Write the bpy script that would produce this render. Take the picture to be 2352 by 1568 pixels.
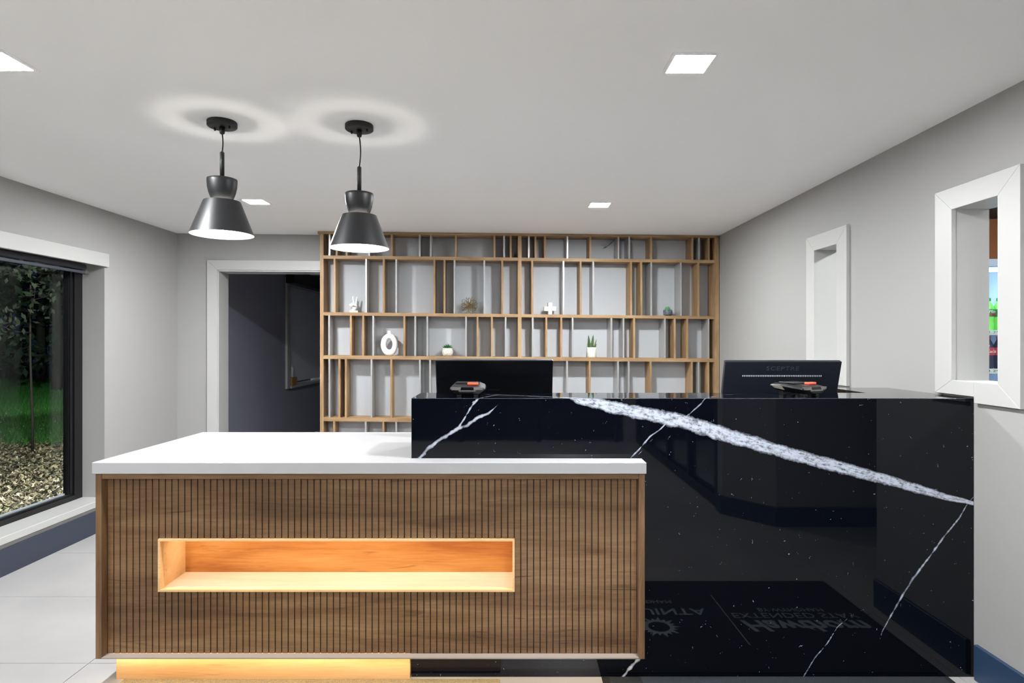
import bpy, bmesh, math, random
from mathutils import Vector, Matrix, Quaternion
import numpy as np
for o in list(bpy.data.objects): bpy.data.objects.remove(o)
C = bpy.context.scene.collection
rnd = random.Random(7)
F, CX, CY, H = 1388.0, 1176.0, 784.0, 1.4

# ------------------------------------------------------------------ camera, world, exposure
cam = bpy.data.objects.new('camera', bpy.data.cameras.new('camera')); C.objects.link(cam)
cam.location = (0, 0, H); cam.rotation_euler = (math.pi/2, 0, 0)
cam.data.sensor_width = 36; cam.data.lens = 36*F/2352; cam.data.clip_start = .02
bpy.context.scene.camera = cam
W = bpy.data.worlds.new('night'); bpy.context.scene.world = W; W.use_nodes = True
W.node_tree.nodes['Background'].inputs[0].default_value = (.010, .018, .045, 1)
W.node_tree.nodes['Background'].inputs[1].default_value = .45
vs = bpy.context.scene.view_settings
vs.view_transform = 'Standard'; vs.look = 'None'; vs.exposure = 0.42; vs.gamma = 1; vs.use_curve_mapping = False
bpy.context.scene.cycles.use_light_tree = False
E_DOWN, E_BULB, E_NICHE, E_UNDER = 800.0, 340.0, 11.5, 15.5
COOL, WARM = (.97, .99, 1), (1, .82, .60)
def yard_light(x, y, z, tx, ty, power, ang, col):
    l = bpy.data.lights.new('yard_light', 'SPOT'); l.energy = power; l.spot_size = ang; l.color = col; l.shadow_soft_size = .15; l.spot_blend = .6
    o = bpy.data.objects.new('yard_light', l); C.objects.link(o); o.location = (x, y, z)
    o.rotation_euler = (Vector((tx, ty, 0)) - Vector((x, y, z))).to_track_quat('-Z', 'Y').to_euler()
yard_light(-3.7, 4.75, 2.6, -6.2, 6.8, 1000, 2.1, (1, .95, .88))
yard_light(-8, 6, 4.5, -12.5, 15.5, 1500, .9, (.85, 1, .8))

# ------------------------------------------------------------------ materials
def srgb(r, g, b):
    f = lambda c: (c/255/12.92) if c/255 <= .04045 else ((c/255+.055)/1.055)**2.4
    return (f(r), f(g), f(b), 1)
def mat(name, col, rough=.5, metal=0, spec=.5, emis=None, es=0, noise=0, nscale=8, bump=0, bscale=200, coat=0):
    m = bpy.data.materials.new(name); m.use_nodes = True; t = m.node_tree; N = t.nodes; L = t.links
    p = N['Principled BSDF']; p.inputs['Base Color'].default_value = col; p.inputs['Roughness'].default_value = rough
    p.inputs['Metallic'].default_value = metal; p.inputs['Specular IOR Level'].default_value = spec
    p.inputs['Coat Weight'].default_value = coat
    if emis: p.inputs['Emission Color'].default_value = (*emis[:3], 1); p.inputs['Emission Strength'].default_value = es
    g = N.new('ShaderNodeNewGeometry')
    if noise:
        n = N.new('ShaderNodeTexNoise'); n.inputs['Scale'].default_value = nscale; n.inputs['Detail'].default_value = 5
        L.new(g.outputs['Position'], n.inputs['Vector'])
        r = N.new('ShaderNodeMapRange'); r.inputs[1].default_value = .3; r.inputs[2].default_value = .7
        r.inputs[3].default_value = 1-noise; r.inputs[4].default_value = 1+noise*.5
        L.new(n.outputs['Fac'], r.inputs[0])
        x = N.new('ShaderNodeVectorMath'); x.operation = 'SCALE'; x.inputs[0].default_value = col[:3]
        L.new(r.outputs[0], x.inputs['Scale']); L.new(x.outputs[0], p.inputs['Base Color'])
    if bump:
        n = N.new('ShaderNodeTexNoise'); n.inputs['Scale'].default_value = bscale
        L.new(g.outputs['Position'], n.inputs['Vector'])
        b = N.new('ShaderNodeBump'); b.inputs['Strength'].default_value = bump; b.inputs['Distance'].default_value = .002
        L.new(n.outputs['Fac'], b.inputs['Height']); L.new(b.outputs[0], p.inputs['Normal'])
    return m
def wood(name, c0, c1, c2, axis, rough=.42, scale=1.0, streak=.5):
    m = bpy.data.materials.new(name); m.use_nodes = True; t = m.node_tree; N = t.nodes; L = t.links
    p = N['Principled BSDF']; p.inputs['Roughness'].default_value = rough; p.inputs['Specular IOR Level'].default_value = .3
    g = N.new('ShaderNodeNewGeometry')
    def mp(s_long, s_cross):
        k = N.new('ShaderNodeMapping'); s = [s_cross]*3; s[axis] = s_long
        k.inputs['Scale'].default_value = [v*scale for v in s]; L.new(g.outputs['Position'], k.inputs['Vector']); return k
    a = N.new('ShaderNodeTexNoise'); a.inputs['Scale'].default_value = 1; a.inputs['Detail'].default_value = 6; a.inputs['Distortion'].default_value = .6
    L.new(mp(1.3, 9).outputs[0], a.inputs['Vector'])
    b = N.new('ShaderNodeTexNoise'); b.inputs['Scale'].default_value = 1; b.inputs['Detail'].default_value = 4
    L.new(mp(9, 170).outputs[0], b.inputs['Vector'])
    w = N.new('ShaderNodeTexNoise'); w.inputs['Scale'].default_value = 1; w.inputs['Detail'].default_value = 2; w.inputs['Distortion'].default_value = 1.2
    L.new(mp(3.0, 34).outputs[0], w.inputs['Vector'])
    r = N.new('ShaderNodeValToRGB'); e = r.color_ramp.elements
    e[0].position = .32; e[0].color = c0; e[1].position = .68; e[1].color = c2; k = e.new(.5); k.color = c1
    mx = N.new('ShaderNodeMath'); mx.operation = 'MULTIPLY_ADD'; mx.inputs[1].default_value = .30
    L.new(b.outputs['Fac'], mx.inputs[0])
    sc = N.new('ShaderNodeMath'); sc.operation = 'MULTIPLY_ADD'; sc.inputs[1].default_value = .85; sc.inputs[2].default_value = -.075
    L.new(a.outputs['Fac'], sc.inputs[0]); L.new(sc.outputs[0], mx.inputs[2]); L.new(mx.outputs[0], r.inputs[0])
    s2 = N.new('ShaderNodeMapRange'); s2.inputs[1].default_value = .24; s2.inputs[2].default_value = .36; s2.inputs[3].default_value = 1-streak; s2.inputs[4].default_value = 1
    L.new(w.outputs['Fac'], s2.inputs[0])
    v = N.new('ShaderNodeVectorMath'); v.operation = 'SCALE'; L.new(r.outputs[0], v.inputs[0]); L.new(s2.outputs[0], v.inputs['Scale'])
    L.new(v.outputs[0], p.inputs['Base Color'])
    return m
M = {}
M['wall'] = mat('wall_paint', srgb(157, 156, 154), .75, bump=.05, bscale=300)
M['ceil'] = mat('ceiling_paint', srgb(248, 248, 248), .85, bump=.04, bscale=120)
M['office'] = mat('office_paint', srgb(150, 152, 168), .8)
M['trim'] = mat('white_trim_paint', srgb(183, 183, 181), .4)
M['navy'] = mat('navy_baseboard_paint', srgb(52, 58, 74), .4)
M['navy2'] = mat('blue_baseboard_paint', srgb(42, 64, 90), .4)
M['grout'] = mat('grout', srgb(150, 148, 146), .9)
M['tile'] = mat('porcelain_tile', srgb(170, 168, 167), .33, noise=.16, nscale=1.7)
DK = (srgb(87, 63, 43), srgb(118, 90, 63), srgb(141, 112, 82))
M['desk_h'] = wood('desk_walnut_horizontal', *DK, 0, streak=.55)
M['desk_v'] = wood('desk_walnut_vertical', *DK, 2, streak=.3)
M['groove'] = mat('dark_groove_backing', srgb(58, 38, 22), .6)
M['plinth'] = wood('plinth_oak', srgb(198, 148, 94), srgb(216, 168, 112), srgb(226, 184, 132), 0, streak=.2)
M['niche_back'] = wood('niche_back_lit_orange', srgb(162, 98, 46), srgb(192, 130, 66), srgb(208, 152, 88), 0, streak=.45)  # desk wood with the warm light on the niche back put into its colour
M['niche_floor'] = wood('niche_floor_lit_pale', srgb(226, 208, 184), srgb(238, 224, 204), srgb(244, 234, 220), 0, streak=.1)  # pale colour imitates the overexposed floor under the strip
M['niche'] = wood('niche_lit_wood', srgb(206, 168, 118), srgb(222, 184, 132), srgb(232, 200, 154), 0, streak=.35)  # wood lightened so the niche sides look more strongly lit
SH = (srgb(132, 104, 74), srgb(156, 126, 92), srgb(174, 146, 110))
M['shelf_h'] = wood('shelf_oak_horizontal', *SH, 0, .5, 2, .2)
M['shelf_v'] = wood('shelf_oak_vertical', *SH, 2, .5, 2, .2)
M['silver'] = mat('silver_divider_laminate', srgb(172, 171, 170), .36, metal=.4)
M['backing'] = mat('pale_backing', srgb(178, 181, 185), .7)
M['quartz'] = mat('white_quartz', srgb(165, 165, 167), .36, noise=.03, nscale=9)
M['black'] = mat('black_metal', srgb(13, 13, 14), .5)
M['black_sh'] = mat('black_satin_shade', srgb(20, 21, 24), .42)
M['cord'] = mat('black_cord', srgb(18, 16, 16), .7)
M['shade_in'] = mat('shade_white_inside', srgb(250, 248, 240), .6)
M['down'] = mat('downlight_diffuser', (1, 1, 1, 1), emis=COOL, es=E_DOWN)
M['bulb'] = mat('bulb_glow', (1, 1, 1, 1), emis=(1, .95, .88), es=4)
M['ledn'] = mat('niche_led', (1, 1, 1, 1), emis=WARM, es=E_NICHE)
M['ledu'] = mat('plinth_led', (1, 1, 1, 1), emis=(1, .80, .55), es=E_UNDER)
M['frame'] = mat('black_window_frame', srgb(16, 15, 17), .35)
M['blind'] = mat('roller_blind_grey', srgb(62, 64, 76), .5)
M['acry'] = mat('bottom_rail_finish', srgb(150, 138, 128), .25)
M['white'] = mat('white_ceramic', srgb(238, 237, 236), .45)
M['whitep'] = mat('white_matte_block', srgb(242, 240, 236), .6)
M['green'] = mat('succulent_green', srgb(38, 98, 44), .5, noise=.4, nscale=160)
M['green2'] = mat('snake_leaf_green', srgb(72, 98, 52), .45, noise=.6, nscale=230)
M['green3'] = mat('bright_succulent', srgb(92, 168, 96), .5, noise=.3, nscale=160)
M['gold'] = mat('brass_wire', srgb(132, 116, 62), .4, metal=.5)
M['plast'] = mat('black_plastic', srgb(13, 14, 16), .38)
M['plast2'] = mat('glossy_black_plastic', srgb(10, 11, 15), .18)
M['plast3'] = mat('dark_blue_black_plastic', srgb(20, 24, 34), .45)
M['grey'] = mat('grey_plastic', srgb(80, 77, 76), .35)
M['vent'] = mat('vent_light', srgb(215, 220, 235), .4)
M['orange'] = mat('orange_plastic', srgb(240, 92, 62), .45)
M['sticker'] = mat('white_sticker', srgb(214, 206, 194), .6)
M['emb'] = mat('embossed_black', srgb(58, 62, 74), .3)
M['mat1'] = mat('tan_mat_pile', srgb(150, 136, 104), .95, noise=.5, nscale=260, bump=1, bscale=500)
M['mat2'] = mat('charcoal_mat_pile', srgb(34, 40, 46), .95, noise=.6, nscale=300, bump=1, bscale=500)
M['rub'] = mat('mat_rubber_edge', srgb(16, 18, 20), .8)
M['logo'] = mat('mat_lettering', srgb(176, 186, 186), .9)
M['brown'] = mat('brown_panel', srgb(140, 84, 42), .5)
M['coolw'] = mat('cooler_inside_white', srgb(205, 220, 240), .5)
M['cooll'] = mat('cooler_lamp', (1, 1, 1, 1), emis=(.82, .92, 1), es=16)
M['gsoda'] = mat('green_soda', srgb(120, 215, 90), .2, emis=srgb(110, 210, 80), es=.15)  # soda is given a faint glow of its own, though no lamp
M['gcap'] = mat('green_cap', srgb(20, 150, 100), .4)
M['glabel'] = mat('green_label', srgb(30, 140, 70), .4)
M['rsoda'] = mat('cola', srgb(52, 50, 78), .15)
M['red'] = mat('red_label', srgb(205, 50, 70), .4)
M['clear'] = mat('clear_plastic', srgb(190, 205, 225), .15)
M['bark'] = mat('dark_bark', srgb(40, 34, 30), .9)
M['soil'] = mat('dark_soil', srgb(44, 38, 30), .95, noise=.5, nscale=6)
M['paper'] = mat('shade_fabric', srgb(236, 240, 246), .8)
M['wood_s'] = mat('small_wood', srgb(170, 130, 70), .6)
M['speck'] = None
def glassmat():
    m = bpy.data.materials.new('window_glass'); m.use_nodes = True; t = m.node_tree; N = t.nodes; L = t.links
    N.remove(N['Principled BSDF']); o = N['Material Output']
    a = N.new('ShaderNodeBsdfTransparent'); a.inputs[0].default_value = (.93, .96, .95, 1)
    b = N.new('ShaderNodeBsdfGlossy'); b.inputs['Roughness'].default_value = .0
    f = N.new('ShaderNodeFresnel'); f.inputs[0].default_value = 1.5; x = N.new('ShaderNodeMixShader')
    g = N.new('ShaderNodeNewGeometry'); k = N.new('ShaderNodeMath'); k.operation = 'MULTIPLY_ADD'; k.inputs[1].default_value = -1; k.inputs[2].default_value = 1
    L.new(g.outputs['Backfacing'], k.inputs[0]); q = N.new('ShaderNodeMath'); q.operation = 'MULTIPLY'; L.new(f.outputs[0], q.inputs[0]); L.new(k.outputs[0], q.inputs[1])
    L.new(q.outputs[0], x.inputs[0]); L.new(a.outputs[0], x.inputs[1]); L.new(b.outputs[0], x.inputs[2]); L.new(x.outputs[0], o.inputs[0])
    return m
M['glass'] = glassmat()
def colattr(name, rough=.8):
    m = bpy.data.materials.new(name); m.use_nodes = True; t = m.node_tree
    a = t.nodes.new('ShaderNodeAttribute'); a.attribute_name = 'tint'
    t.links.new(a.outputs['Color'], t.nodes['Principled BSDF'].inputs['Base Color']); t.nodes['Principled BSDF'].inputs['Roughness'].default_value = rough
    return m
M['tint'] = colattr('leaf_tint')
def potmat(name, base, dark, scale):
    m = mat(name, base, .6); t = m.node_tree; N = t.nodes; L = t.links
    v = N.new('ShaderNodeTexVoronoi'); v.inputs['Scale'].default_value = scale; v.feature = 'DISTANCE_TO_EDGE'
    g = N.new('ShaderNodeNewGeometry'); L.new(g.outputs['Position'], v.inputs['Vector'])
    r = N.new('ShaderNodeValToRGB'); r.color_ramp.elements[0].color = dark; r.color_ramp.elements[0].position = .03
    r.color_ramp.elements[1].color = base; r.color_ramp.elements[1].position = .09
    L.new(v.outputs['Distance'], r.inputs[0]); L.new(r.outputs[0], m.node_tree.nodes['Principled BSDF'].inputs['Base Color']); return m
M['potw'] = potmat('patterned_white_pot', srgb(236, 233, 226), srgb(176, 160, 130), 55)
M['potg'] = potmat('patterned_pale_pot', srgb(222, 224, 214), srgb(196, 200, 190), 45)
M['potb'] = potmat('speckled_black_pot', srgb(40, 50, 66), srgb(150, 165, 180), 120)

for k_ in ('bulb', 'cooll'): M[k_].cycles.emission_sampling = 'NONE'
# ------------------------------------------------------------------ marble (vein distance stored on the mesh, unfolded over front and top)
def marble():
    m = bpy.data.materials.new('black_marble'); m.use_nodes = True; t = m.node_tree; N = t.nodes; L = t.links
    p = N['Principled BSDF']; p.inputs['Roughness'].default_value = .03; p.inputs['Specular IOR Level'].default_value = .32
    g = N.new('ShaderNodeNewGeometry')
    def at(n):
        a = N.new('ShaderNodeAttribute'); a.attribute_name = n; return a.outputs['Fac']
    def noise(s, d=4, v=None, rough=.5):
        n = N.new('ShaderNodeTexNoise'); n.inputs['Scale'].default_value = s; n.inputs['Detail'].default_value = d; n.inputs['Roughness'].default_value = rough
        L.new(v or g.outputs['Position'], n.inputs['Vector']); return n.outputs['Fac']
    def mth(op, a, b=None, c=None):
        k = N.new('ShaderNodeMath'); k.operation = op
        for i, q in enumerate((a, b, c)):
            if q is None: continue
            if isinstance(q, (int, float)): k.inputs[i].default_value = q
            else: L.new(q, k.inputs[i])
        return k.outputs[0]
    def rng(x, a, b, c, d):
        k = N.new('ShaderNodeMapRange'); L.new(x, k.inputs[0])
        for i, q in enumerate((a, b, c, d)): k.inputs[i+1].default_value = q
        return k.outputs[0]
    # thick vein: v across / half-width, u along
    vw = mth('ADD', at('thick_v'), mth('MULTIPLY_ADD', noise(20, 8, None, .7), 1.3, -.65))
    body = rng(mth('ABSOLUTE', vw), .62, 1.05, 1, 0)
    cmb = N.new('ShaderNodeCombineXYZ'); L.new(mth('MULTIPLY', at('thick_u'), 9.0), cmb.inputs[0]); L.new(mth('MULTIPLY', at('thick_v'), 1.0), cmb.inputs[1])
    st = mth('ADD', mth('MULTIPLY', noise(2.6, 8, cmb.outputs[0], .72), .62), mth('MULTIPLY', noise(75, 5, None, .7), .38))
    stm = rng(st, .41, .52, .22, .95)
    thick = mth('MULTIPLY', body, stm)
    # thin veins: distance / half-width
    tv = mth('ADD', at('thin_d'), mth('MULTIPLY_ADD', noise(38, 4), 2.4, -1.2))
    thin = mth('MULTIPLY', rng(tv, .15, .85, .85, 0), rng(noise(22, 3), .3, .55, .45, 1))
    # hairlines and flecks
    vo = N.new('ShaderNodeTexVoronoi'); vo.inputs['Scale'].default_value = 30; vo.feature = 'F1'; vo.inputs['Randomness'].default_value = 1
    nv = N.new('ShaderNodeTexNoise'); nv.inputs['Scale'].default_value = 60; L.new(g.outputs['Position'], nv.inputs['Vector'])
    ad = N.new('ShaderNodeVectorMath'); ad.operation = 'MULTIPLY_ADD'; ad.inputs[1].default_value = (.05, .05, .05)
    L.new(nv.outputs['Color'], ad.inputs[0]); L.new(g.outputs['Position'], ad.inputs[2]); L.new(ad.outputs[0], vo.inputs['Vector'])
    sz = N.new('ShaderNodeSeparateColor'); L.new(vo.outputs['Color'], sz.inputs[0])
    fle = rng(vo.outputs['Distance'], .03, .09, 1, 0)
    fl = mth('MULTIPLY', mth('MULTIPLY', fle, rng(sz.outputs[0], .30, .32, 0, 1)), rng(noise(110, 3), .42, .54, 0, .95))
    hl = N.new('ShaderNodeTexVoronoi'); hl.inputs['Scale'].default_value = 3.1; hl.feature = 'DISTANCE_TO_EDGE'
    ad2 = N.new('ShaderNodeVectorMath'); ad2.operation = 'MULTIPLY_ADD'; ad2.inputs[1].default_value = (.35, .35, .35)
    n3 = N.new('ShaderNodeTexNoise'); n3.inputs['Scale'].default_value = 5; L.new(g.outputs['Position'], n3.inputs['Vector'])
    L.new(n3.outputs['Color'], ad2.inputs[0]); L.new(g.outputs['Position'], ad2.inputs[2]); L.new(ad2.outputs[0], hl.inputs['Vector'])
    hair = mth('MULTIPLY', rng(hl.outputs['Distance'], .0, .004, .10, 0), rng(noise(3.3, 2), .54, .64, 0, 1))
    tot = mth('MAXIMUM', mth('MAXIMUM', thick, thin), fl)
    mx = N.new('ShaderNodeMix'); mx.data_type = 'RGBA'
    mx.inputs[6].default_value = (.0022, .0028, .0055, 1); mx.inputs[7].default_value = srgb(196, 203, 218)
    L.new(tot, mx.inputs[0]); L.new(mx.outputs[2], p.inputs['Base Color'])
    return m
M['marble'] = marble()
M['marble_plain'] = mat('black_marble_plain', (.003, .0032, .004, 1), .04)

# ------------------------------------------------------------------ helpers
def P(px, py, y): return ((px-CX)/F*y, y, H+(CY-py)/F*y)
def mesh_obj(name, bm, m=None, parent=None, smooth=False, mats=None):
    me = bpy.data.meshes.new(name); bmesh.ops.recalc_face_normals(bm, faces=bm.faces[:]); bm.to_mesh(me); bm.free()
    for k in (mats or [m]): me.materials.append(k)
    if smooth:
        for f in me.polygons: f.use_smooth = True
    o = bpy.data.objects.new(name, me); C.objects.link(o)
    if parent: o.parent = parent
    return o
def tag(o, label=None, cat=None, group=None, kind=None):
    for k, v in (('label', label), ('category', cat), ('group', group), ('kind', kind)):
        if v: o[k] = v
    return o
def empty(name, loc=(0, 0, 0), rz=0, label=None, cat=None, group=None):
    o = bpy.data.objects.new(name, None); C.objects.link(o); o.location = loc; o.rotation_euler = (0, 0, rz); o.empty_display_size = .05
    return tag(o, label, cat, group)
def hexa(bm, pts):   # 8 points: bottom loop 4, top loop 4
    v = [bm.verts.new(p) for p in pts]
    for f in ((3, 2, 1, 0), (4, 5, 6, 7), (0, 1, 5, 4), (1, 2, 6, 5), (2, 3, 7, 6), (3, 0, 4, 7)): bm.faces.new([v[i] for i in f])
    return v
def box(bm, x0, x1, y0, y1, z0, z1):
    return hexa(bm, [(x0, y0, z0), (x1, y0, z0), (x1, y1, z0), (x0, y1, z0), (x0, y0, z1), (x1, y0, z1), (x1, y1, z1), (x0, y1, z1)])
def bev(bm, w, seg=1):
    bmesh.ops.bevel(bm, geom=bm.edges[:], offset=w, segments=seg, profile=.6, affect='EDGES', clamp_overlap=True)
def bxo(name, b, m, parent=None, bw=0, seg=1):
    bm = bmesh.new(); box(bm, *b)
    if bw: bev(bm, bw, seg)
    return mesh_obj(name, bm, m, parent)
def boxes(name, bs, m, parent=None, bw=0):
    bm = bmesh.new()
    for b in bs: box(bm, *b)
    if bw: bev(bm, bw)
    return mesh_obj(name, bm, m, parent)
def prism(bm, poly, z0, z1):
    a = [bm.verts.new((x, y, z0)) for x, y in poly]; b = [bm.verts.new((x, y, z1)) for x, y in poly]; n = len(poly)
    bm.faces.new(a[::-1]); bm.faces.new(b)
    for i in range(n): bm.faces.new((a[i], a[(i+1) % n], b[(i+1) % n], b[i]))
def lathe(bm, prof, seg=32, c=(0, 0, 0), cap0=True, cap1=True):
    rings = []
    for r, z in prof:
        rings.append([bm.verts.new((c[0]+r*math.cos(2*math.pi*i/seg), c[1]+r*math.sin(2*math.pi*i/seg), c[2]+z)) for i in range(seg)])
    for a, b in zip(rings, rings[1:]):
        for i in range(seg): bm.faces.new((a[i], a[(i+1) % seg], b[(i+1) % seg], b[i]))
    if cap0: bm.faces.new(rings[0][::-1])
    if cap1: bm.faces.new(rings[-1])
def tube(bm, pts, r, seg=8, closed=False):
    pts = [Vector(p) for p in pts]; n = len(pts); rings = []
    rr = r if isinstance(r, (list, tuple)) else [r]*n; up = None
    for i, p in enumerate(pts):
        if closed: d = pts[(i+1) % n]-pts[i-1]
        else: d = pts[min(i+1, n-1)]-pts[max(i-1, 0)]
        d.normalize()
        if up is None: up = d.orthogonal().normalized()
        up = (up-d*up.dot(d)).normalized(); s = d.cross(up)
        rings.append([bm.verts.new(p+(up*math.cos(2*math.pi*k/seg)+s*math.sin(2*math.pi*k/seg))*rr[i]) for k in range(seg)])
    m = n if closed else n-1
    for i in range(m):
        a, b = rings[i], rings[(i+1) % n]
        for k in range(seg): bm.faces.new((a[k], a[(k+1) % seg], b[(k+1) % seg], b[k]))
    if not closed: bm.faces.new(rings[0][::-1]); bm.faces.new(rings[-1])
def to_real(o):
    """apply modifiers / turn a font curve into a mesh object"""
    dg = bpy.context.evaluated_depsgraph_get(); dg.update(); me = bpy.data.meshes.new_from_object(o.evaluated_get(dg))
    me.name = o.name; n = bpy.data.objects.new(o.name, me); par, mw = o.parent, o.matrix_world.copy()
    nm = o.name; bpy.data.objects.remove(o); C.objects.link(n); n.name = nm
    return n, mw
def text(name, s, width, height, m, depth=.001, shear=0, off=0, spacing=1):
    c = bpy.data.curves.new(name, 'FONT'); c.body = s; c.extrude = depth; c.shear = shear; c.offset = off; c.space_character = spacing; c.resolution_u = 3
    o = bpy.data.objects.new(name, c); C.objects.link(o); n, _ = to_real(o)
    xs = [v.co.x for v in n.data.vertices]; ys = [v.co.y for v in n.data.vertices]
    w, h = max(xs)-min(xs), max(ys)-min(ys); cx, cy = (max(xs)+min(xs))/2, (max(ys)+min(ys))/2
    for v in n.data.vertices: v.co.x = (v.co.x-cx)*width/w; v.co.y = (v.co.y-cy)*height/h
    n.data.materials.clear(); n.data.materials.append(m); return n
def copy_tree(o, parent=None):
    c = o.copy(); C.objects.link(c); c.parent = parent
    for ch in list(o.children): copy_tree(ch, c)
    return c
def struct(o): o['kind'] = 'structure'; return o

# ------------------------------------------------------------------ room shell
CEIL, XL, XR = 2.385, -3.05, 1.93
struct(boxes('ceiling', [(XL-.2, 4.5, -3.5, 10.3, CEIL, CEIL+.12)], M['ceil']))
floor = struct(boxes('floor', [(XL-.2, 4.5, -3.5, 10.3, -.12, -.004)], M['grout']))
TW, TD = 1.236, .686
bm = bmesh.new(); box(bm, .0015, TW-.0015, .0015, TD-.0015, -.004, 0); t0 = mesh_obj('tile', bm, M['tile'], floor)
first = True
for r in range(-9, 11):
    for c in range(-1, 5):
        x, y = -1.842+TW*c, 2.63+TD*r
        o = t0 if first else t0.copy()
        if not first: C.objects.link(o)
        first = False; o.location = (x, y, 0)
# left wall: opening Y .8..4.523, z .237..1.985
WY0, WY1, WZ0, WZ1 = .6, 4.523, .237, 1.985
struct(boxes('wall_left', [(XL-.2, XL, -3.3, WY0, 0, CEIL), (XL-.2, XL, WY1, 5.9, 0, CEIL), (XL-.2, XL, WY0, WY1, 0, WZ0-.045), (XL-.2, XL, WY0, WY1, WZ1, CEIL)], M['wall']))
# right wall with two slots
A0, A1, B0, B1, OZ0, OZ1 = 2.378, 2.627, 3.558, 3.822, 1.232, 1.974
je = .012; ws = [(XR, XR+.145, y0, y1, 0, CEIL) for y0, y1 in ((1.85, A0-je), (A1+je, B0-je), (B1+je, 5.62))]
for y0, y1 in ((A0-je, A1+je), (B0-je, B1+je)): ws += [(XR, XR+.145, y0, y1, 0, OZ0-je), (XR, XR+.145, y0, y1, OZ1+je, CEIL)]
struct(boxes('wall_right', ws, M['wall']))
# back wall frame: origin at the left front corner of the shelf unit
LS = Vector((-1.716, 5.40)); RS = Vector((1.926, 5.615)); U = (RS-LS).normalized(); NV = Vector((-U.y, U.x)); YAW = math.atan2(U.y, U.x); SL = (RS-LS).length
def loc(s, t, z): p = LS+U*s+NV*t; return (p.x, p.y, z)
def sh(px, py, t=0):
    k = (px-CX)/F; o = LS+NV*t; s = (k*o.y-o.x)/(U.x-k*U.y); y = o.y+s*U.y; return s, H+(CY-py)/F*y
def sbox(bm, s0, s1, t0, t1, za0, za1, zb0=None, zb1=None):
    zb0 = za0 if zb0 is None else zb0; zb1 = za1 if zb1 is None else zb1
    return hexa(bm, [(s0, t0, za0), (s1, t0, zb0), (s1, t1, zb0), (s0, t1, za0), (s0, t0, za1), (s1, t0, zb1), (s1, t1, zb1), (s0, t1, za1)])
DZ = 2.052; dl = -.965; dr = -.035
def framed(o, kind=True):
    o.location = (LS.x, LS.y, 0); o.rotation_euler = (0, 0, YAW)
    return struct(o) if kind else o
bm = bmesh.new()
sbox(bm, -1.345, dl, .185, .385, 0, CEIL); sbox(bm, dl, dr, .185, .385, DZ, CEIL); sbox(bm, dr, 3.66, .185, .385, 0, CEIL)
framed(mesh_obj('wall_back', bm, M['wall']))
# doorway trim
dt = framed(empty('door_1')); 
def spart(name, bs, m, parent, bw=.0):
    bm = bmesh.new()
    for b in bs: sbox(bm, *b)
    if bw: bev(bm, bw)
    return mesh_obj(name, bm, m, parent)
cw = .09
bm = bmesh.new(); hexa(bm, [(dl-cw, .163, 0), (dl, .163, 0), (dl, .185, 0), (dl-cw, .185, 0), (dl-cw, .163, DZ+cw), (dl, .163, DZ), (dl, .185, DZ), (dl-cw, .185, DZ+cw)]); bev(bm, .002); mesh_obj('casing', bm, M['trim'], dt)
bm = bmesh.new(); hexa(bm, [(dl, .163, DZ), (0, .163, DZ), (0, .185, DZ), (dl, .185, DZ), (dl-cw, .163, DZ+cw), (0, .163, DZ+cw), (0, .185, DZ+cw), (dl-cw, .185, DZ+cw)]); bev(bm, .002); mesh_obj('casing', bm, M['trim'], dt)
spart('jamb', [(dl, dl+.012, .175, .39, 0, DZ)], M['trim'], dt)
spart('jamb', [(dl, dr, .175, .39, DZ-.012, DZ)], M['trim'], dt)
spart('jamb', [(dr-.01, dr, .19, .39, 0, DZ)], M['trim'], dt)
# office behind the doorway
struct(boxes('wall_office_left', [(XL-.2, XL, 5.9, 8.25, 0, CEIL), (XL-.2, XL, 9.75, 10.2, 0, CEIL), (XL-.2, XL, 8.25, 9.75, 0, .78), (XL-.2, XL, 8.25, 9.75, 2.17, CEIL)], M['office']))
struct(boxes('wall_office_back', [(XL, .6, 10.1, 10.25, 0, CEIL)], M['office']))
struct(boxes('wall_office_right', [(.4, .55, 6.1, 10.1, 0, CEIL)], M['office']))
ow = struct(empty('window_4', (0, 0, 0)))
boxes('casing', [(XL, XL+.03, 8.13, 8.25, .76, 2.17), (XL, XL+.03, 8.13, 9.87, 2.17, 2.27)], M['trim'], ow, .002)
boxes('window_sill', [(XL-.12, XL+.04, 8.25, 9.75, .76, .79)], M['trim'], ow)
boxes('pane', [(XL-.14, XL-.135, 8.25, 9.75, .79, 2.17)], M['glass'], ow)
vb = tag(bxo('window_valance', (XL+.035, XL+.15, 8.05, 9.85, 2.18, 2.36), M['plast'], None, .006), 'dark boxed valance over the office window through the doorway', 'valance')
rb = tag(bxo('office_blind', (XL-.05, XL-.045, 8.46, 9.74, .83, 2.165), M['paper'], None), 'pale roller shade drawn down in the dark office window', 'blind')
bm = bmesh.new(); lathe(bm, [(.032, 0), (.032, .12), (.012, .15), (.012, .19)], 16, (0, 0, 0)); o = mesh_obj('bottle', bm, M['white'], None, True); o.location = (XL-.02, 8.40, .905)
tag(o, 'small white bottle on a wooden box in the office window', 'bottle')
tag(bxo('small_box', (XL-.06, XL+.03, 8.3, 8.50, .791, .904), M['wood_s'], None, .003), 'small tan wooden box on the office window sill', 'box')
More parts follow.
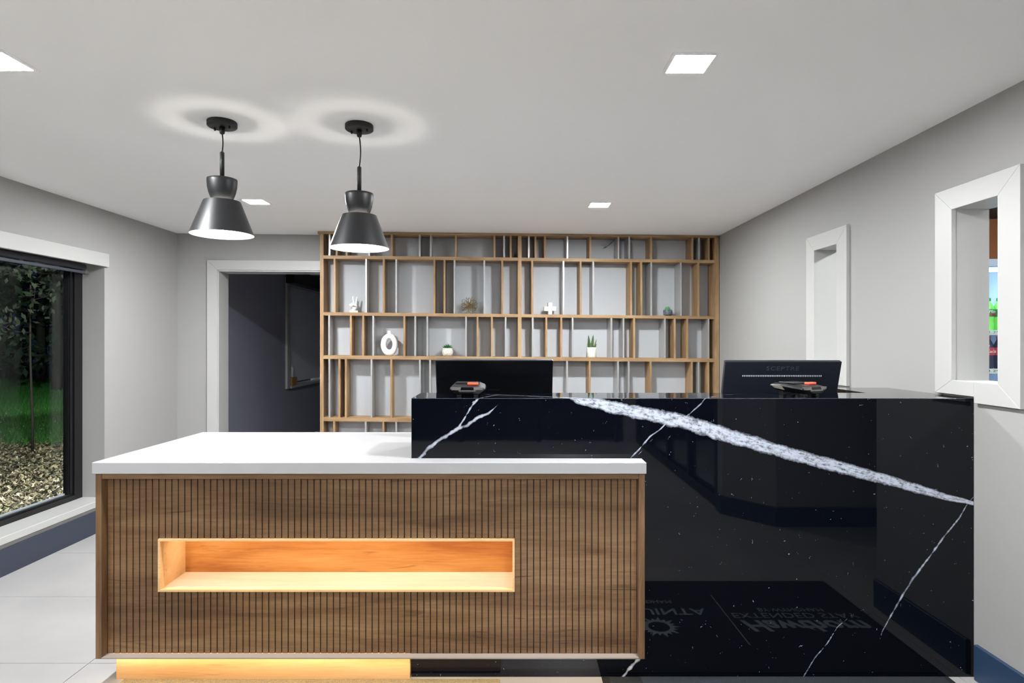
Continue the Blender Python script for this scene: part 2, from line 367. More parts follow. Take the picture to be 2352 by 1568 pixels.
# behind the camera and to the right
struct(boxes('wall_alcove_front', [(XR+.15, 4.4, 1.85, 1.97, 0, CEIL)], M['wall']))
struct(boxes('wall_alcove_back', [(XR+.15, 4.4, 5.35, 5.5, 0, CEIL)], M['wall']))
struct(boxes('wall_alcove_right', [(4.3, 4.45, .5, 5.5, 0, CEIL)], M['wall']))
bm = bmesh.new(); prism(bm, [(1.71, .13), (2.0, .47), (4.3, .47), (4.3, .35), (2.05, .35), (1.83, .10), (1.83, .02), (1.71, .02)], 0, CEIL); struct(mesh_obj('wall_entry', bm, M['wall']))
bm = bmesh.new(); prism(bm, [(1.695, .135), (1.99, .485), (4.3, .485), (4.3, .47), (2.0, .47), (1.71, .13), (1.71, .02), (1.695, .02)], 0, .146); struct(mesh_obj('baseboard_entry', bm, M['navy2']))
struct(boxes('wall_front', [(XL, 1.71, -3.45, -3.3, 2.15, CEIL), (XL, XL+.15, -3.45, -3.3, 0, 2.15), (1.55, 1.71, -3.45, -3.3, 0, 2.15)], M['wall']))
w6 = struct(empty('window_6')); boxes('frame', [(1.72, 1.80, -3.3+.8*i, -3.25+.8*i, 0, 2.15) for i in range(5)]+[(1.72, 1.80, -3.3, .02, 0, .1)], M['frame'], w6)
boxes('pane', [(1.755, 1.76, -3.3, .02, .1, 2.15)], M['glass'], w6); struct(boxes('wall_entry_header', [(1.71, 1.83, -3.3, .02, 2.15, CEIL)], M['wall']))
w3 = struct(empty('window_3'))
boxes('frame', [(XL+.15+1.083*i, XL+.2+1.083*i, -3.42, -3.34, 0, 2.15) for i in range(5)], M['frame'], w3)
boxes('pane', [(XL+.15, 1.55, -3.385, -3.38, 0, 2.15)], M['glass'], w3)
struct(boxes('baseboard_left', [(XL, XL+.018, -3.3, 5.49, 0, .16)], M['navy']))
struct(boxes('baseboard_right', [(XR-.018, XR, 1.85, 2.503, 0, .146)], M['navy2'], None, .002))

# window left
w = struct(empty('window_1'))
boxes('casing', [(XL, XL+.022, WY0-.1, 4.545, 1.958, 2.056)], M['trim'], w, .0015)
bm = bmesh.new(); box(bm, XL-.165, XL+.022, WY0, WY1, .19, WZ0); bev(bm, .003); mesh_obj('window_sill', bm, M['trim'], w)
fx = XL-.165
fr = boxes('window_frame', [(fx-.06, fx, 4.44, WY1, WZ0, WZ1), (fx-.05, fx-.012, 4.395, 4.44, WZ0, WZ1), (fx-.06, fx, WY0, 4.44, WZ0-.04, .272), (fx-.05, fx-.012, WY0, 4.40, .272, .284), (fx-.06, fx, WY0, 4.44, 1.95, WZ1+.02), (fx-.06, fx, WY0, WY0+.1, WZ0, WZ1)], M['frame'], w)
boxes('gasket', [(fx-.011, fx-.005, 4.405, 4.425, .29, 1.95)], M['plast2'], fr)
boxes('pane', [(fx-.034, fx-.030, WY0+.1, 4.395, .284, 1.95), (fx-.046, fx-.042, WY0+.1, 4.395, .284, 1.95)], M['glass'], w)
boxes('spacer', [(fx-.042, fx-.034, WY0+.1, 4.39, .284, .296)], M['vent'], fr)
bl = tag(empty('roller_blind', (XL-.09, 2.5, 1.925), 0, 'rolled-up grey roller blind under the head of the left window', 'blind'), None)
bm = bmesh.new(); lathe(bm, [(.022, -1.9), (.022, 1.93)], 20); o = mesh_obj('roller', bm, M['blind'], bl, True); o.rotation_euler = (-math.pi/2, 0, 0); o.location = (0, 0, .02)
bxo('bottom_bar', (-.012, .012, -1.9, 1.93, -.028, -.008), M['blind'], bl, .003)
bxo('end_cap', (-.014, .014, 1.93, 1.965, -.03, -.004), M['grey'], bl, .002)

# right window frames (mitred casings on the wall, jamb liners in the slot)
def slot_window(name, y0, y1, notch):
    w = struct(empty(name)); oy0, oy1 = y0-.106, y1+.103; z0, z1 = 1.145, 2.068; x0, x1 = XR-.02, XR
    def q(pts):
        bm = bmesh.new(); hexa(bm, [(x0, *p) for p in pts]+[(x1, *p) for p in pts]); bev(bm, .0012); mesh_obj('casing', bm, M['trim'], w)
    q([(oy0, z1), (oy1, z1), (y1, OZ1), (y0, OZ1)]); q([(oy0, z0), (oy0, z1), (y0, OZ1), (y0, OZ0)])
    if notch:
        q([(oy1, 1.171), (oy1, z1), (y1, OZ1), (y1, OZ0)])
        q([(2.50, 1.171), (oy1, 1.171), (y1, OZ0), (2.50, OZ0)]); q([(oy0, z0), (2.50, z0), (2.50, OZ0), (y0, OZ0)])
    else:
        q([(oy1, z0), (oy1, z1), (y1, OZ1), (y1, OZ0)]); q([(oy0, z0), (oy1, z0), (y1, OZ0), (y0, OZ0)])
    e = .012; a, b = XR-.004, XR+.147
    for bb in ((a, b, y0-e, y0-.003, OZ0-.002, OZ1+.002), (a, b, y1+.003, y1+e, OZ0-.002, OZ1+.002), (a, b, y0-e, y1+e, OZ0-e, OZ0-.002), (a, b, y0-e, y1+e, OZ1+.002, OZ1+e)): bxo('jamb', bb, M['trim'], w)
slot_window('window_2', A0, A1, True); slot_window('window_5', B0, B1, False)

# ------------------------------------------------------------------ downlights
def downlight(x, y, label):
    e = empty('recessed_downlight', (x, y, CEIL), 0, label, 'ceiling light', 'square recessed downlights in the white ceiling')
    boxes('trim_ring', [(-.082, .082, -.082, -.068, -.005, 0), (-.082, .082, .068, .082, -.005, 0), (-.082, -.068, -.068, .068, -.005, 0), (.068, .082, -.068, .068, -.005, 0)], M['ceil'], e)
    bxo('diffuser', (-.068, .068, -.068, .068, -.004, -.001), M['down'], e); return e
d0 = downlight(.63, 2.14, 'square white downlight in the ceiling above the black marble counter, nearest of them')
for x, y, lb in ((.63, 4.35, 'small square downlight in the ceiling in front of the oak shelf unit'), (-1.80, 4.25, 'square downlight in the ceiling seen just right of the left pendant lamp'),
                 (-1.80, 2.12, 'square downlight at the left edge of the picture, cut by the frame'), (.63, -1.0, 'unseen downlight added behind the viewpoint to brighten the room, on the right'), (-1.8, -1.0, 'unseen downlight added behind the viewpoint to brighten the room, on the left'), (.63, -2.6, 'unseen downlight added near the entrance glazing to brighten the room, on the right'), (-1.8, -2.6, 'unseen downlight added near the entrance glazing to brighten the room, on the left'), (2.9, 2.6, 'square downlight in the alcove ceiling in front of the drinks cooler')):  # both rows behind the viewpoint are added, unseen, to brighten ceiling and room
    c = copy_tree(d0); c.location = (x, y, CEIL); c['label'] = lb

# ------------------------------------------------------------------ pendants
def pendant(x, y, drop, label, bend):
    e = empty('pendant_lamp', (x, y, CEIL), 0, label, 'pendant lamp', 'black pendant lamps over the white desk')
    z = lambda v: v-(CEIL-H)-drop      # heights were measured above the camera, for the left lamp
    bm = bmesh.new(); lathe(bm, [(.030, 0), (.061, 0), (.063, -.003), (.063, -.021), (.060, -.024), (.012, -.024)], 40, cap0=False, cap1=False); lathe(bm, [(.012, -.024), (.011, -.05), (.008, -.055)], 16)
    cn = mesh_obj('canopy', bm, M['black'], e, True)
    for k in (-1, 1):
        bm = bmesh.new(); lathe(bm, [(.0045, 0), (.0045, -.010), (.003, -.012)], 12); s = mesh_obj('screw', bm, M['black'], cn, True); s.location = (.038*k, -.012*k, -.024)
    zt = z(.846)
    bm = bmesh.new(); n = 12; tube(bm, [(bend*math.sin(math.pi*i/n)*.6, 0, -.05+(zt+.05)*i/n) for i in range(n+1)], .003, 8); mesh_obj('cord', bm, M['cord'], e, True)
    bm = bmesh.new(); lathe(bm, [(.006, zt+.004), (.0095, zt), (.0095, z(.724))], 20); mesh_obj('stem', bm, M['black'], e, True)
    bm = bmesh.new(); lathe(bm, [(.010, z(.728)), (.0610, z(.728)), (.0630, z(.727)), (.0632, z(.715)), (.0615, z(.69)), (.056, z(.665)), (.048, z(.642)), (.0445, z(.634)), (.043, z(.632)), (.010, z(.632))], 48)
    mesh_obj('cup', bm, M['black_sh'], e, True)
    zr, zs = z(.478), z(.627)
    bm = bmesh.new(); lathe(bm, [(.0775, zs), (.134, zr)], 64, cap0=False, cap1=False); lathe(bm, [(.134, zr), (.1322, zr)], 64, cap0=False, cap1=False)
    s = mesh_obj('shade', bm, M['black_sh'], e, True)
    bm = bmesh.new(); lathe(bm, [(.076, zs), (.1322, zr)], 64, cap0=False, cap1=False); mesh_obj('shade_lining', bm, M['shade_in'], s, True)
    bm = bmesh.new(); lathe(bm, [(.017, z(.633)), (.015, z(.55)), (.012, z(.535))], 20); mesh_obj('socket', bm, M['black'], e, True)
    for k in range(3):
        a = 2*math.pi*k/3+1.83; bm = bmesh.new(); tube(bm, [(.016*math.cos(a), .016*math.sin(a), z(.622)), (.0765*math.cos(a), .0765*math.sin(a), z(.624))], .0018, 6); mesh_obj('spoke', bm, M['black'], s, True)
    bm = bmesh.new(); bmesh.ops.create_icosphere(bm, subdivisions=2, radius=.0150); b = mesh_obj('bulb', bm, M['bulb'], e, True); b.location = (0, 0, z(.512))
    l = bpy.data.lights.new('bulb_light', 'POINT'); l.energy = .034*E_BULB; l.color = (1, .95, .88); l.shadow_soft_size = .017
    o = bpy.data.objects.new('bulb_light', l); C.objects.link(o); o.parent = e; o.location = (0, 0, z(.512))
pendant(-1.300, 2.71, 0, 'black pendant lamp on the shorter cord, nearer the left window', .006)
pendant(-.695, 2.75, .0545, 'black pendant lamp hanging lower, in front of the oak shelf unit', .010)

# ------------------------------------------------------------------ oak shelf unit on the back wall
unit = framed(empty('shelf_unit', (0, 0, 0)), False)
tag(unit, 'large oak grid shelf unit with silver dividers on the back wall', 'shelf')
DP = .165
def zline(a, b):       # a, b = (px, py) on the front plane -> z as a function of s
    (s0, z0), (s1, z1) = sh(*a), sh(*b); return lambda s: z0+(z1-z0)*(s-s0)/(s1-s0)
rows = [(zline((742, 529.5), (1641, 539.2)), zline((742, 537), (1641, 546))), (zline((742, 586), (1641, 596.7)), zline((742, 593.5), (1641, 603.7))),
        (zline((742, 716.4), (1641, 725.8)), zline((742, 724), (1641, 732.4))), (zline((742, 815.5), (1641, 823.3)), zline((742, 824), (1641, 831.4))),
        (zline((742, 958), (943, 960)), zline((742, 967), (943, 969)))]
z4 = rows[4][0]; rows.append((lambda s: z4(s)-.44, lambda s: z4(s)-.47)); rows.append((lambda s: .075, lambda s: .03))
sL0, sL1 = 0.0, sh(743, 700)[0]; sM0, sM1 = sh(1189.6, 700)[0], sh(1198, 700)[0]; sR0, sR1 = sh(1641.2, 700)[0], SL-.002
ztop = lambda s: min(rows[0][0](s), CEIL-.002)
def vboard(name, s0, s1, zb0, zb1, m, t0=0, t1=DP):
    bm = bmesh.new(); sbox(bm, s0, s1, t0, t1, zb0(s0), zb1(s0), zb0(s1), zb1(s1)); return mesh_obj(name, bm, m, unit)
bot = lambda s: 0.0
vboard('side_panel', sL0, sL1, bot, lambda s: ztop(s)-.004, M['shelf_v'])
vboard('side_panel', sR0, sR1, bot, lambda s: ztop(s)-.004, M['shelf_v'])
vboard('centre_panel', sM0, sM1, bot, lambda s: rows[0][1](s), M['shelf_v'], .0)
bm = bmesh.new(); sbox(bm, -.018, SL, -.006, DP, rows[0][1](0), ztop(0), rows[0][1](SL), ztop(SL)); mesh_obj('top_board', bm, M['shelf_h'], unit)
for tp, bt in rows[1:]:
    for a, b in ((sL1, sM0), (sM1, sR0)):
        vboard('shelf_board', a, b, bt, tp, M['shelf_h'], .002)
bm = bmesh.new(); sbox(bm, 0, SL-.004, DP, DP+.016, 0, CEIL-.01); mesh_obj('back_panel', bm, M['backing'], unit)
W_, S_ = 'w', 's'
div = {0: [(755, S_), (771, W_), (794, W_), (846, S_), (897.5, W_), (962, S_), (987.5, S_), (1045, W_), (1133.5, W_), (1156, S_), (1171, W_),
           (1213, S_), (1228, W_), (1250, W_), (1301.6, S_), (1354, W_), (1419, S_), (1443.6, S_), (1493.8, W_), (1588.6, W_), (1604, S_), (1626.4, W_)],
       1: [(766, W_), (839, S_), (879, W_), (908, S_), (995.5, W_), (1018.7, W_), (1042, S_), (1110.7, S_), (1151.6, W_),
           (1220.6, W_), (1292.7, S_), (1331.7, W_), (1361, S_), (1447.6, W_), (1471.2, W_), (1494, S_), (1562.2, S_), (1602.7, W_)],
       2: [(754, S_), (803.4, W_), (831.8, W_), (855.2, S_), (926.3, W_), (951.7, S_), (979.5, S_), (1068.6, S_), (1094.8, W_), (1127.8, W_), (1159.6, S_),
           (1221.9, S_), (1253, W_), (1287.4, W_), (1313.5, S_), (1402.6, S_), (1430.4, S_), (1454.8, W_), (1525.5, S_), (1548, W_), (1576.8, W_), (1625.8, S_)],
       3: [(754.5, S_), (777.2, W_), (792, W_), (851.2, S_), (896.3, W_), (962.4, S_), (986, S_), (1045, W_), (1134, W_), (1156, S_), (1171, W_),
           (1213, S_), (1228, W_), (1250, W_), (1300.7, S_), (1352.7, W_), (1417.7, S_), (1442.5, S_), (1492.6, W_), (1587.4, W_), (1603, S_), (1625.4, W_)],
       4: [(764.8, W_), (838, S_), (878.2, W_), (908, S_), (995.5, W_), (1220.6, W_), (1292.7, S_), (1447.6, W_), (1562.2, S_)]}
for r, ds in div.items():
    for px, k in ds:
        s0 = sh(px, 700)[0]; s1 = sh(px+(4.2 if k == W_ else 3.7), 700)[0]
        vboard('divider', s0, s1, lambda s: rows[r+1][0](s), lambda s: rows[r][1](s), M['shelf_v'] if k == W_ else M['silver'], .003 if k == W_ else .001)

# things standing on the shelves
def on_shelf(px, r, t=.085):
    s, _ = sh(px, 784, t); p = loc(s, t, 0); return (p[0], p[1], rows[r][0](s))
PXM = 5.57/F      # metres per photo pixel at the shelf
def leaf(bm, base, tip, w, fold=.25, seg=5):
    b, t = Vector(base), Vector(tip); d = t-b; s = d.cross(Vector((0, 1, .3))).normalized(); n = s.cross(d).normalized(); prev = None
    for i in range(seg+1):
        u = i/seg; ww = w*math.sin(math.pi*min(1, .22+.78*u))**.8*(1 if u < 1 else 0); c = b+d*u
        row = [bm.verts.new(c-s*ww), bm.verts.new(c+n*-ww*fold), bm.verts.new(c+s*ww), bm.verts.new(c+n*ww*.5)]
        if prev:
            for k in range(4): bm.faces.new((prev[k], prev[(k+1) % 4], row[(k+1) % 4], row[k]))
        prev = row
# ring vase
x, y, z = on_shelf(894, 3); e = empty('ring_vase', (x, y, z), YAW, 'white ceramic ring-shaped vase on the third oak shelf, at left', 'vase')
bm = bmesh.new(); n = 40; g = []
for i in range(n):
    a = 2*math.pi*i/n; ca, sa = math.cos(a), math.sin(a)
    g.append((.0535*ca, 0, .101+.076*sa))
tube(bm, g, [.024+.006*max(0, (.101-p[2])/.076)**3 for p in g], 14, True)
for v in bm.verts: v.co.y *= .95; v.co.z = max(v.co.z, 0.0)
mesh_obj('ring_body', bm, M['white'], e, True)
bm = bmesh.new(); lathe(bm, [(.030, .184), (.020, .198), (.0155, .206), (.0155, .222), (.017, .226), (.012, .226)], 24); mesh_obj('neck', bm, M['white'], e, True)
# round pot with succulent
def succulent(name, px, r, prof, pm, gm, n, rad, hgt, label, feet=False):
    x, y, z = on_shelf(px, r); e = empty(name, (x, y, z), 0, label, 'potted plant'); top = prof[-1][1]; rr = prof[-1][0]
    bm = bmesh.new(); lathe(bm, prof+[(rr-.004, top), (rr-.006, top-.012)], 28); mesh_obj('pot', bm, pm, e, True)
    if feet:
        for k in range(3):
            a = 2*math.pi*k/3-.5; bm = bmesh.new(); lathe(bm, [(.006, 0), (.007, .009)], 10, (.024*math.cos(a), .024*math.sin(a), -.0005)); mesh_obj('foot', bm, M['plast'], e, True)
    bm = bmesh.new(); q = random.Random(px)
    for layer, (m, up, ra) in enumerate(((n, .35, 1), (n-2, .7, .78), (5, 1, .35))):
        for k in range(m):
            a = 2*math.pi*(k+.5*layer)/m+q.uniform(-.1, .1)
            leaf(bm, (.006*math.cos(a), .006*math.sin(a), top-.012), (rad*ra*math.cos(a), rad*ra*math.sin(a), top+hgt*up*q.uniform(.85, 1.1)), .0065, .4)
    mesh_obj('leaves', bm, gm, e)
succulent('potted_succulent', 1028, 3, [(.034, 0), (.043, .009), (.050, .028), (.050, .044), (.042, .066), (.040, .073)], M['potw'], M['green'], 12, .048, .042, 'small green succulent in a round white patterned pot on the oak shelf')
succulent('potted_succulent', 1533.5, 2, [(.036, .008), (.040, .012), (.041, .05), (.0405, .057)], M['potb'], M['green3'], 9, .032, .038, 'small succulent in a speckled black footed pot on the oak shelf', True)
x, y, z = on_shelf(1358.5, 3); e = empty('snake_plant', (x, y, z), 0, 'snake plant with pointed leaves in a pale cylindrical patterned pot', 'potted plant')
bm = bmesh.new(); lathe(bm, [(.040, 0), (.044, .004), (.0455, .093), (.042, .093), (.041, .08)], 32); mesh_obj('pot', bm, M['potg'], e, True)
for bx_, tx, th, w_ in ((-.016, -.030, .208, .012), (-.02, -.028, .17, .012), (.004, .016, .210, .013), (-.004, -.004, .135, .012), (.02, .047, .172, .005), (.028, .045, .13, .006), (.012, .02, .12, .009)):
    bm = bmesh.new(); leaf(bm, (bx_, rnd.uniform(-.012, .012), .08), (tx, rnd.uniform(-.02, .02), th), w_, .3, 7); mesh_obj('leaf', bm, M['green2'], e)
# geometric block sculpture
x, y, z = on_shelf(1263, 2); e = empty('block_sculpture', (x, y, z), YAW+.12, 'white sculpture of interlocking rectangular blocks on the oak shelf', 'sculpture')
bxo('block', (-.020, .019, -.02, .02, .046, .112), M['whitep'], e, .0015); bxo('block', (-.018, .018, -.018, .018, 0, .046), M['whitep'], e, .0015)
bxo('block', (-.058, -.020, -.018, .018, .035, .076), M['whitep'], e, .0015); bxo('block', (.019, .055, -.018, .018, .038, .078), M['whitep'], e, .0015)
bxo('block', (-.035, .005, .02, .05, .03, .08), M['whitep'], e, .0015)
# wire flower
x, y, z = on_shelf(1078, 2); e = empty('wire_flower', (x, y, z+.080), 0, 'brass wire flower ball ornament on the oak shelf', 'ornament')
bm = bmesh.new(); tube(bm, [(.018*math.sin(2*math.pi*i/22), 0, .042-.038*math.cos(2*math.pi*i/22)) for i in range(22)], .0021, 5, True)
p0 = mesh_obj('wire_petal', bm, M['gold'], e, True); k = 0
for i in range(22):
    o = p0 if i == 0 else p0.copy()
    if i: C.objects.link(o)
    zz = 1-2*(i+.5)/22; ph = i*2.39996; rr = math.sqrt(1-zz*zz); d = Vector((rr*math.cos(ph), rr*math.sin(ph)*.9, zz))
    if d.z < -.93: d = Vector((.3, -.3, -.9))
    o.rotation_euler = (d.to_track_quat('Z', 'Y') @ Quaternion((0, 0, 1), i*1.1)).to_euler()
bm = bmesh.new(); bmesh.ops.create_uvsphere(bm, u_segments=12, v_segments=8, radius=.009); mesh_obj('centre_bead', bm, M['gold'], e, True)
# hand sculpture
x, y, z = on_shelf(812.5, 2); e = empty('hand_sculpture', (x, y, z), .25, 'white hand sculpture raising two fingers, on the oak shelf at left', 'sculpture')
bxo('base', (-.036, .036, -.026, .026, 0, .020), M['whitep'], e, .002)
def skin(name, chains, m, parent, lv=1):
    vs_, es, rs = [], [], []
    def add(p, r): vs_.append(p); rs.append(r); return len(vs_)-1
    ids = {}
    for ch in chains:
        prev = None
        for it in ch:
            if isinstance(it, str): i = ids[it]
            else:
                i = add(it[0], it[1])
                if len(it) > 2: ids[it[2]] = i
            if prev is not None: es.append((prev, i))
            prev = i
    me = bpy.data.meshes.new(name); me.from_pydata(vs_, es, []); me.materials.append(m)
    o = bpy.data.objects.new(name, me); C.objects.link(o); o.modifiers.new('s', 'SKIN')
    for i, r in enumerate(rs): me.skin_vertices[0].data[i].radius = r if isinstance(r, tuple) else (r, r)
    me.skin_vertices[0].data[0].use_root = True; s = o.modifiers.new('u', 'SUBSURF'); s.levels = lv
    n, _ = to_real(o); n.data.materials.clear(); n.data.materials.append(m); n.parent = parent
    for f in n.data.polygons: f.use_smooth = True
    return n
skin('hand', [[((0, 0, .014), (.021, .017), 'w'), ((0, 0, .034), (.019, .016), 'p0'), ((.0, 0, .055), (.030, .016), 'p')],
              ['p', ((.004, 0, .078), .011), ((-.002, 0, .105), .0082), ((-.006, -.001, .130), .0075), ((-.007, -.002, .152), .0065)],
              ['p', ((.021, 0, .078), .011), ((.024, 0, .105), .0082), ((.029, -.001, .128), .0075), ((.032, -.002, .146), .0065)],
              ['p', ((-.015, 0, .078), .0115), ((-.017, -.018, .086), .010), ((-.014, -.028, .070), .0095), ((-.010, -.024, .056), .008)],
              ['p', ((-.030, 0, .070), .011), ((-.032, -.016, .078), .0095), ((-.028, -.025, .064), .009), ((-.024, -.021, .052), .0075)],
              ['p0', ((.028, -.008, .050), .011), ((.024, -.024, .062), .0095), ((.004, -.034, .070), .0085), ((-.010, -.036, .072), .007)]], M['white'], e)
# small dark trinket and thin dark branching strands in the top row
x, y, z = on_shelf(1183, 1, .05); bm = bmesh.new(); lathe(bm, [(.018, 0), (.019, .006), (.012, .012), (.013, .02), (.007, .03), (.008, .036), (.002, .052)], 14)
o = mesh_obj('finial_ornament', bm, M['plast'], None, True); o.location = (x, y, z); tag(o, 'tiny dark pointed ornament in a narrow top cell by the centre panel', 'ornament')
s0, zz0 = sh(1411, 549.5, .10); s1, zz1 = sh(1388, 567, .14)
e = empty('branching_strands', loc(s0, .10, zz0-.004), YAW, 'thin dark strands branching in the top row of the oak shelf unit', 'ornament')
bm = bmesh.new(); D = Vector((s1-s0, .04, zz1-zz0)); tube(bm, [D*(i/8)+Vector((0, 0, -.012*math.sin(math.pi*i/8))) for i in range(9)], [.002-.0001*i for i in range(9)], 6); mesh_obj('stem', bm, M['bark'], e, True)
for i in range(1, 8):
    b = D*(i/8)+Vector((0, 0, -.012*math.sin(math.pi*i/8)))
    for sg, ln in ((1, .035), (-1, .045)):
        bm = bmesh.new(); tube(bm, [b, b+Vector((-.35*ln-sg*.012, .004, -sg*ln*.3-.006)), b+Vector((-ln, .008, -sg*ln*.35+.002))], [.001, .0009, .0005], 5); mesh_obj('side_strand', bm, M['bark'], e, True)

# ------------------------------------------------------------------ white-topped desk with grooved front
desk = empty('reception_desk', (-.55, 2.8, 0), 0, 'low walnut reception desk with white quartz top and glowing niche', 'desk')
def dp(o): o.parent = desk; o.matrix_parent_inverse = Matrix.Translation(-Vector(desk.location)); return o
SZ = .9127
bm = bmesh.new(); prism(bm, [(-1.693, 2.433), (.5417, 2.433), (.5417, 2.522), (-.424, 2.522), (-.424, 3.252), (-1.665, 3.252)], SZ-.046, SZ); bev(bm, .0018); dp(mesh_obj('countertop', bm, M['quartz']))
DX0, DX1, DY, ZB, ZT = -1.689, .5385, 2.45, .113, SZ-.046
IX0, IX1, ZR, RY = DX0+.024, DX1-.024, ZT-.025, 2.485
dp(bxo('frame_post', (DX0, IX0, DY, RY+.015, ZB, ZT), M['desk_v'], None, .001))
dp(bxo('frame_post', (IX1, DX1, DY, RY+.015, ZB, ZT), M['desk_v'], None, .001))
dp(bxo('top_rail', (IX0, IX1, DY+.004, RY+.015, ZR, ZT), M['desk_h'], None, .001))
bm = bmesh.new(); box(bm, IX0, IX1, DY, RY, ZB, ZB+.005); dp(mesh_obj('bottom_rail', bm, M['acry']))
dp(bxo('side_panel', (DX0, DX0+.02, RY+.015, 3.23, ZB, ZT), M['desk_v'])); dp(bxo('bottom_panel', (DX0+.02, -.43, 2.51, 3.2, ZB, ZB+.018), M['desk_h']))
NX0, NX1, NZ0, NZ1 = -1.452, .011, .374, .590        # niche outer frame
NB = [(IX0, IX1, RY+.007, RY+.016, ZB+.005, NZ0), (IX0, IX1, RY+.007, RY+.016, NZ1, ZR), (IX0, NX0, RY+.007, RY+.016, NZ0, NZ1), (NX1, IX1, RY+.007, RY+.016, NZ0, NZ1)]
dp(boxes('backing_board', NB, M['groove']))
n = 82; pit = (IX1-IX0)/n; gw = .0042
proto = {}
def slat(x, z0, z1, wd):
    key = (round(z0, 3), round(z1, 3), round(wd, 4))
    if key not in proto:
        bm = bmesh.new(); hexa(bm, [(0, .0015, z0), (wd, .0015, z0), (wd, .008, z0), (0, .008, z0), (0, .0015, z1), (wd, .0015, z1), (wd, .008, z1), (0, .008, z1)])
        e_ = [e for e in bm.edges if abs(e.verts[0].co.y-.0015) < 1e-6 and abs(e.verts[1].co.y-.0015) < 1e-6]
        bmesh.ops.bevel(bm, geom=e_, offset=.0009, segments=1, affect='EDGES')
        me = bpy.data.meshes.new('slat'); bm.to_mesh(me); bm.free(); me.materials.append(M['desk_h']); proto[key] = me
    o = bpy.data.objects.new('slat', proto[key]); C.objects.link(o); o.location = (x, RY-.001, 0); dp(o)
for i in range(n):
    a = IX0+pit*i+gw/2; b = a+pit-gw
    if b <= NX0 or a >= NX1: slat(a, ZB+.005, ZR, pit-gw)
    elif a < NX0 and b > NX0+.004:
        slat(a, ZB+.005, NZ0, pit-gw); slat(a, NZ1, ZR, pit-gw); slat(a, NZ0, NZ1, NX0-a)
    elif b > NX1 and a < NX1-.004:
        slat(a, ZB+.005, NZ0, pit-gw); slat(a, NZ1, ZR, pit-gw)
        if b-NX1 > .002: slat(NX1, NZ0, NZ1, b-NX1)
    else: slat(a, ZB+.005, NZ0, pit-gw); slat(a, NZ1, ZR, pit-gw)
nf0, nf1, nb = RY-.008, RY+.018, 2.680; lw = .009
# niche lip (four mitred pieces), inner box and LED channel
def lip(pts_o, pts_i):
    bm = bmesh.new(); hexa(bm, [(pts_o[0][0], nf0, pts_o[0][1]), (pts_o[1][0], nf0, pts_o[1][1]), (pts_i[1][0], nf0, pts_i[1][1]), (pts_i[0][0], nf0, pts_i[0][1]),
                                (pts_o[0][0], nf1, pts_o[0][1]), (pts_o[1][0], nf1, pts_o[1][1]), (pts_i[1][0], nf1, pts_i[1][1]), (pts_i[0][0], nf1, pts_i[0][1])]); dp(mesh_obj('niche_trim', bm, M['niche']))
o4 = [(NX0, NZ0), (NX1, NZ0), (NX1, NZ1), (NX0, NZ1)]; i4 = [(NX0+lw, NZ0+lw), (NX1-lw, NZ0+lw), (NX1-lw, NZ1-lw), (NX0+lw, NZ1-lw)]
for k in range(4): lip((o4[k], o4[(k+1) % 4]), (i4[k], i4[(k+1) % 4]))
ix0, ix1, iz0, iz1 = NX0+.004, NX1-.004, NZ0+.004, NZ1-.004
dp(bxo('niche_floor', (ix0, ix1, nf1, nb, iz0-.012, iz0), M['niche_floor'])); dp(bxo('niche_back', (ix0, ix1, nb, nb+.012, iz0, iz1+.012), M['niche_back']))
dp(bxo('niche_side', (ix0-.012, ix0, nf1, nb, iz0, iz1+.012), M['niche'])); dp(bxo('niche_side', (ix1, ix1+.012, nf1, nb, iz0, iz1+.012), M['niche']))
dp(boxes('niche_ceiling', [(ix0, ix1, nf1, 2.590, iz1, iz1+.012), (ix0, ix1, 2.620, nb, iz1, iz1+.012)], M['niche']))
dp(bxo('light_strip', (ix0+.005, ix1-.005, 2.592, 2.618, iz1+.006, iz1+.010), M['ledn']))
dp(bxo('plinth', (-1.641, -.424, 2.506, 3.1, 0, ZB), M['plinth']))
dp(bxo('light_strip', (DX0+.03, DX1-.03, 2.468, 2.480, ZB-.006, ZB-.001), M['ledu']))

# ------------------------------------------------------------------ black marble counter
ctr = empty('marble_counter', (.75, 2.65, 0), 0, 'tall black marble reception counter with a broad diagonal white vein', 'counter')
def cp(o): o.parent = ctr; o.matrix_parent_inverse = Matrix.Translation(-Vector(ctr.location)); return o
KX0, KX1, KY, KB, KZ = -.420, 1.928, 2.524, 2.790, 1.163
def fpt(px, py): y = KY-.004; return ((px-CX)/F*y, H+(CY-py)/F*y)
def tpt(px, py): y = (H-KZ)*F/(py-CY); return ((px-CX)/F*y, KZ+(y-KY))
THICK = [tpt(1120, 905.5), tpt(1250, 910.5), fpt(1330, 917), fpt(1430, 940), fpt(1560, 966), fpt(1640, 990), fpt(1720, 1014), fpt(1850, 1052), fpt(1980, 1086), fpt(2100, 1120), fpt(2180, 1143), fpt(2247, 1158)]
THW = [.003, .004, .021, .027, .031, .030, .028, .027, .024, .019, .013, .008]
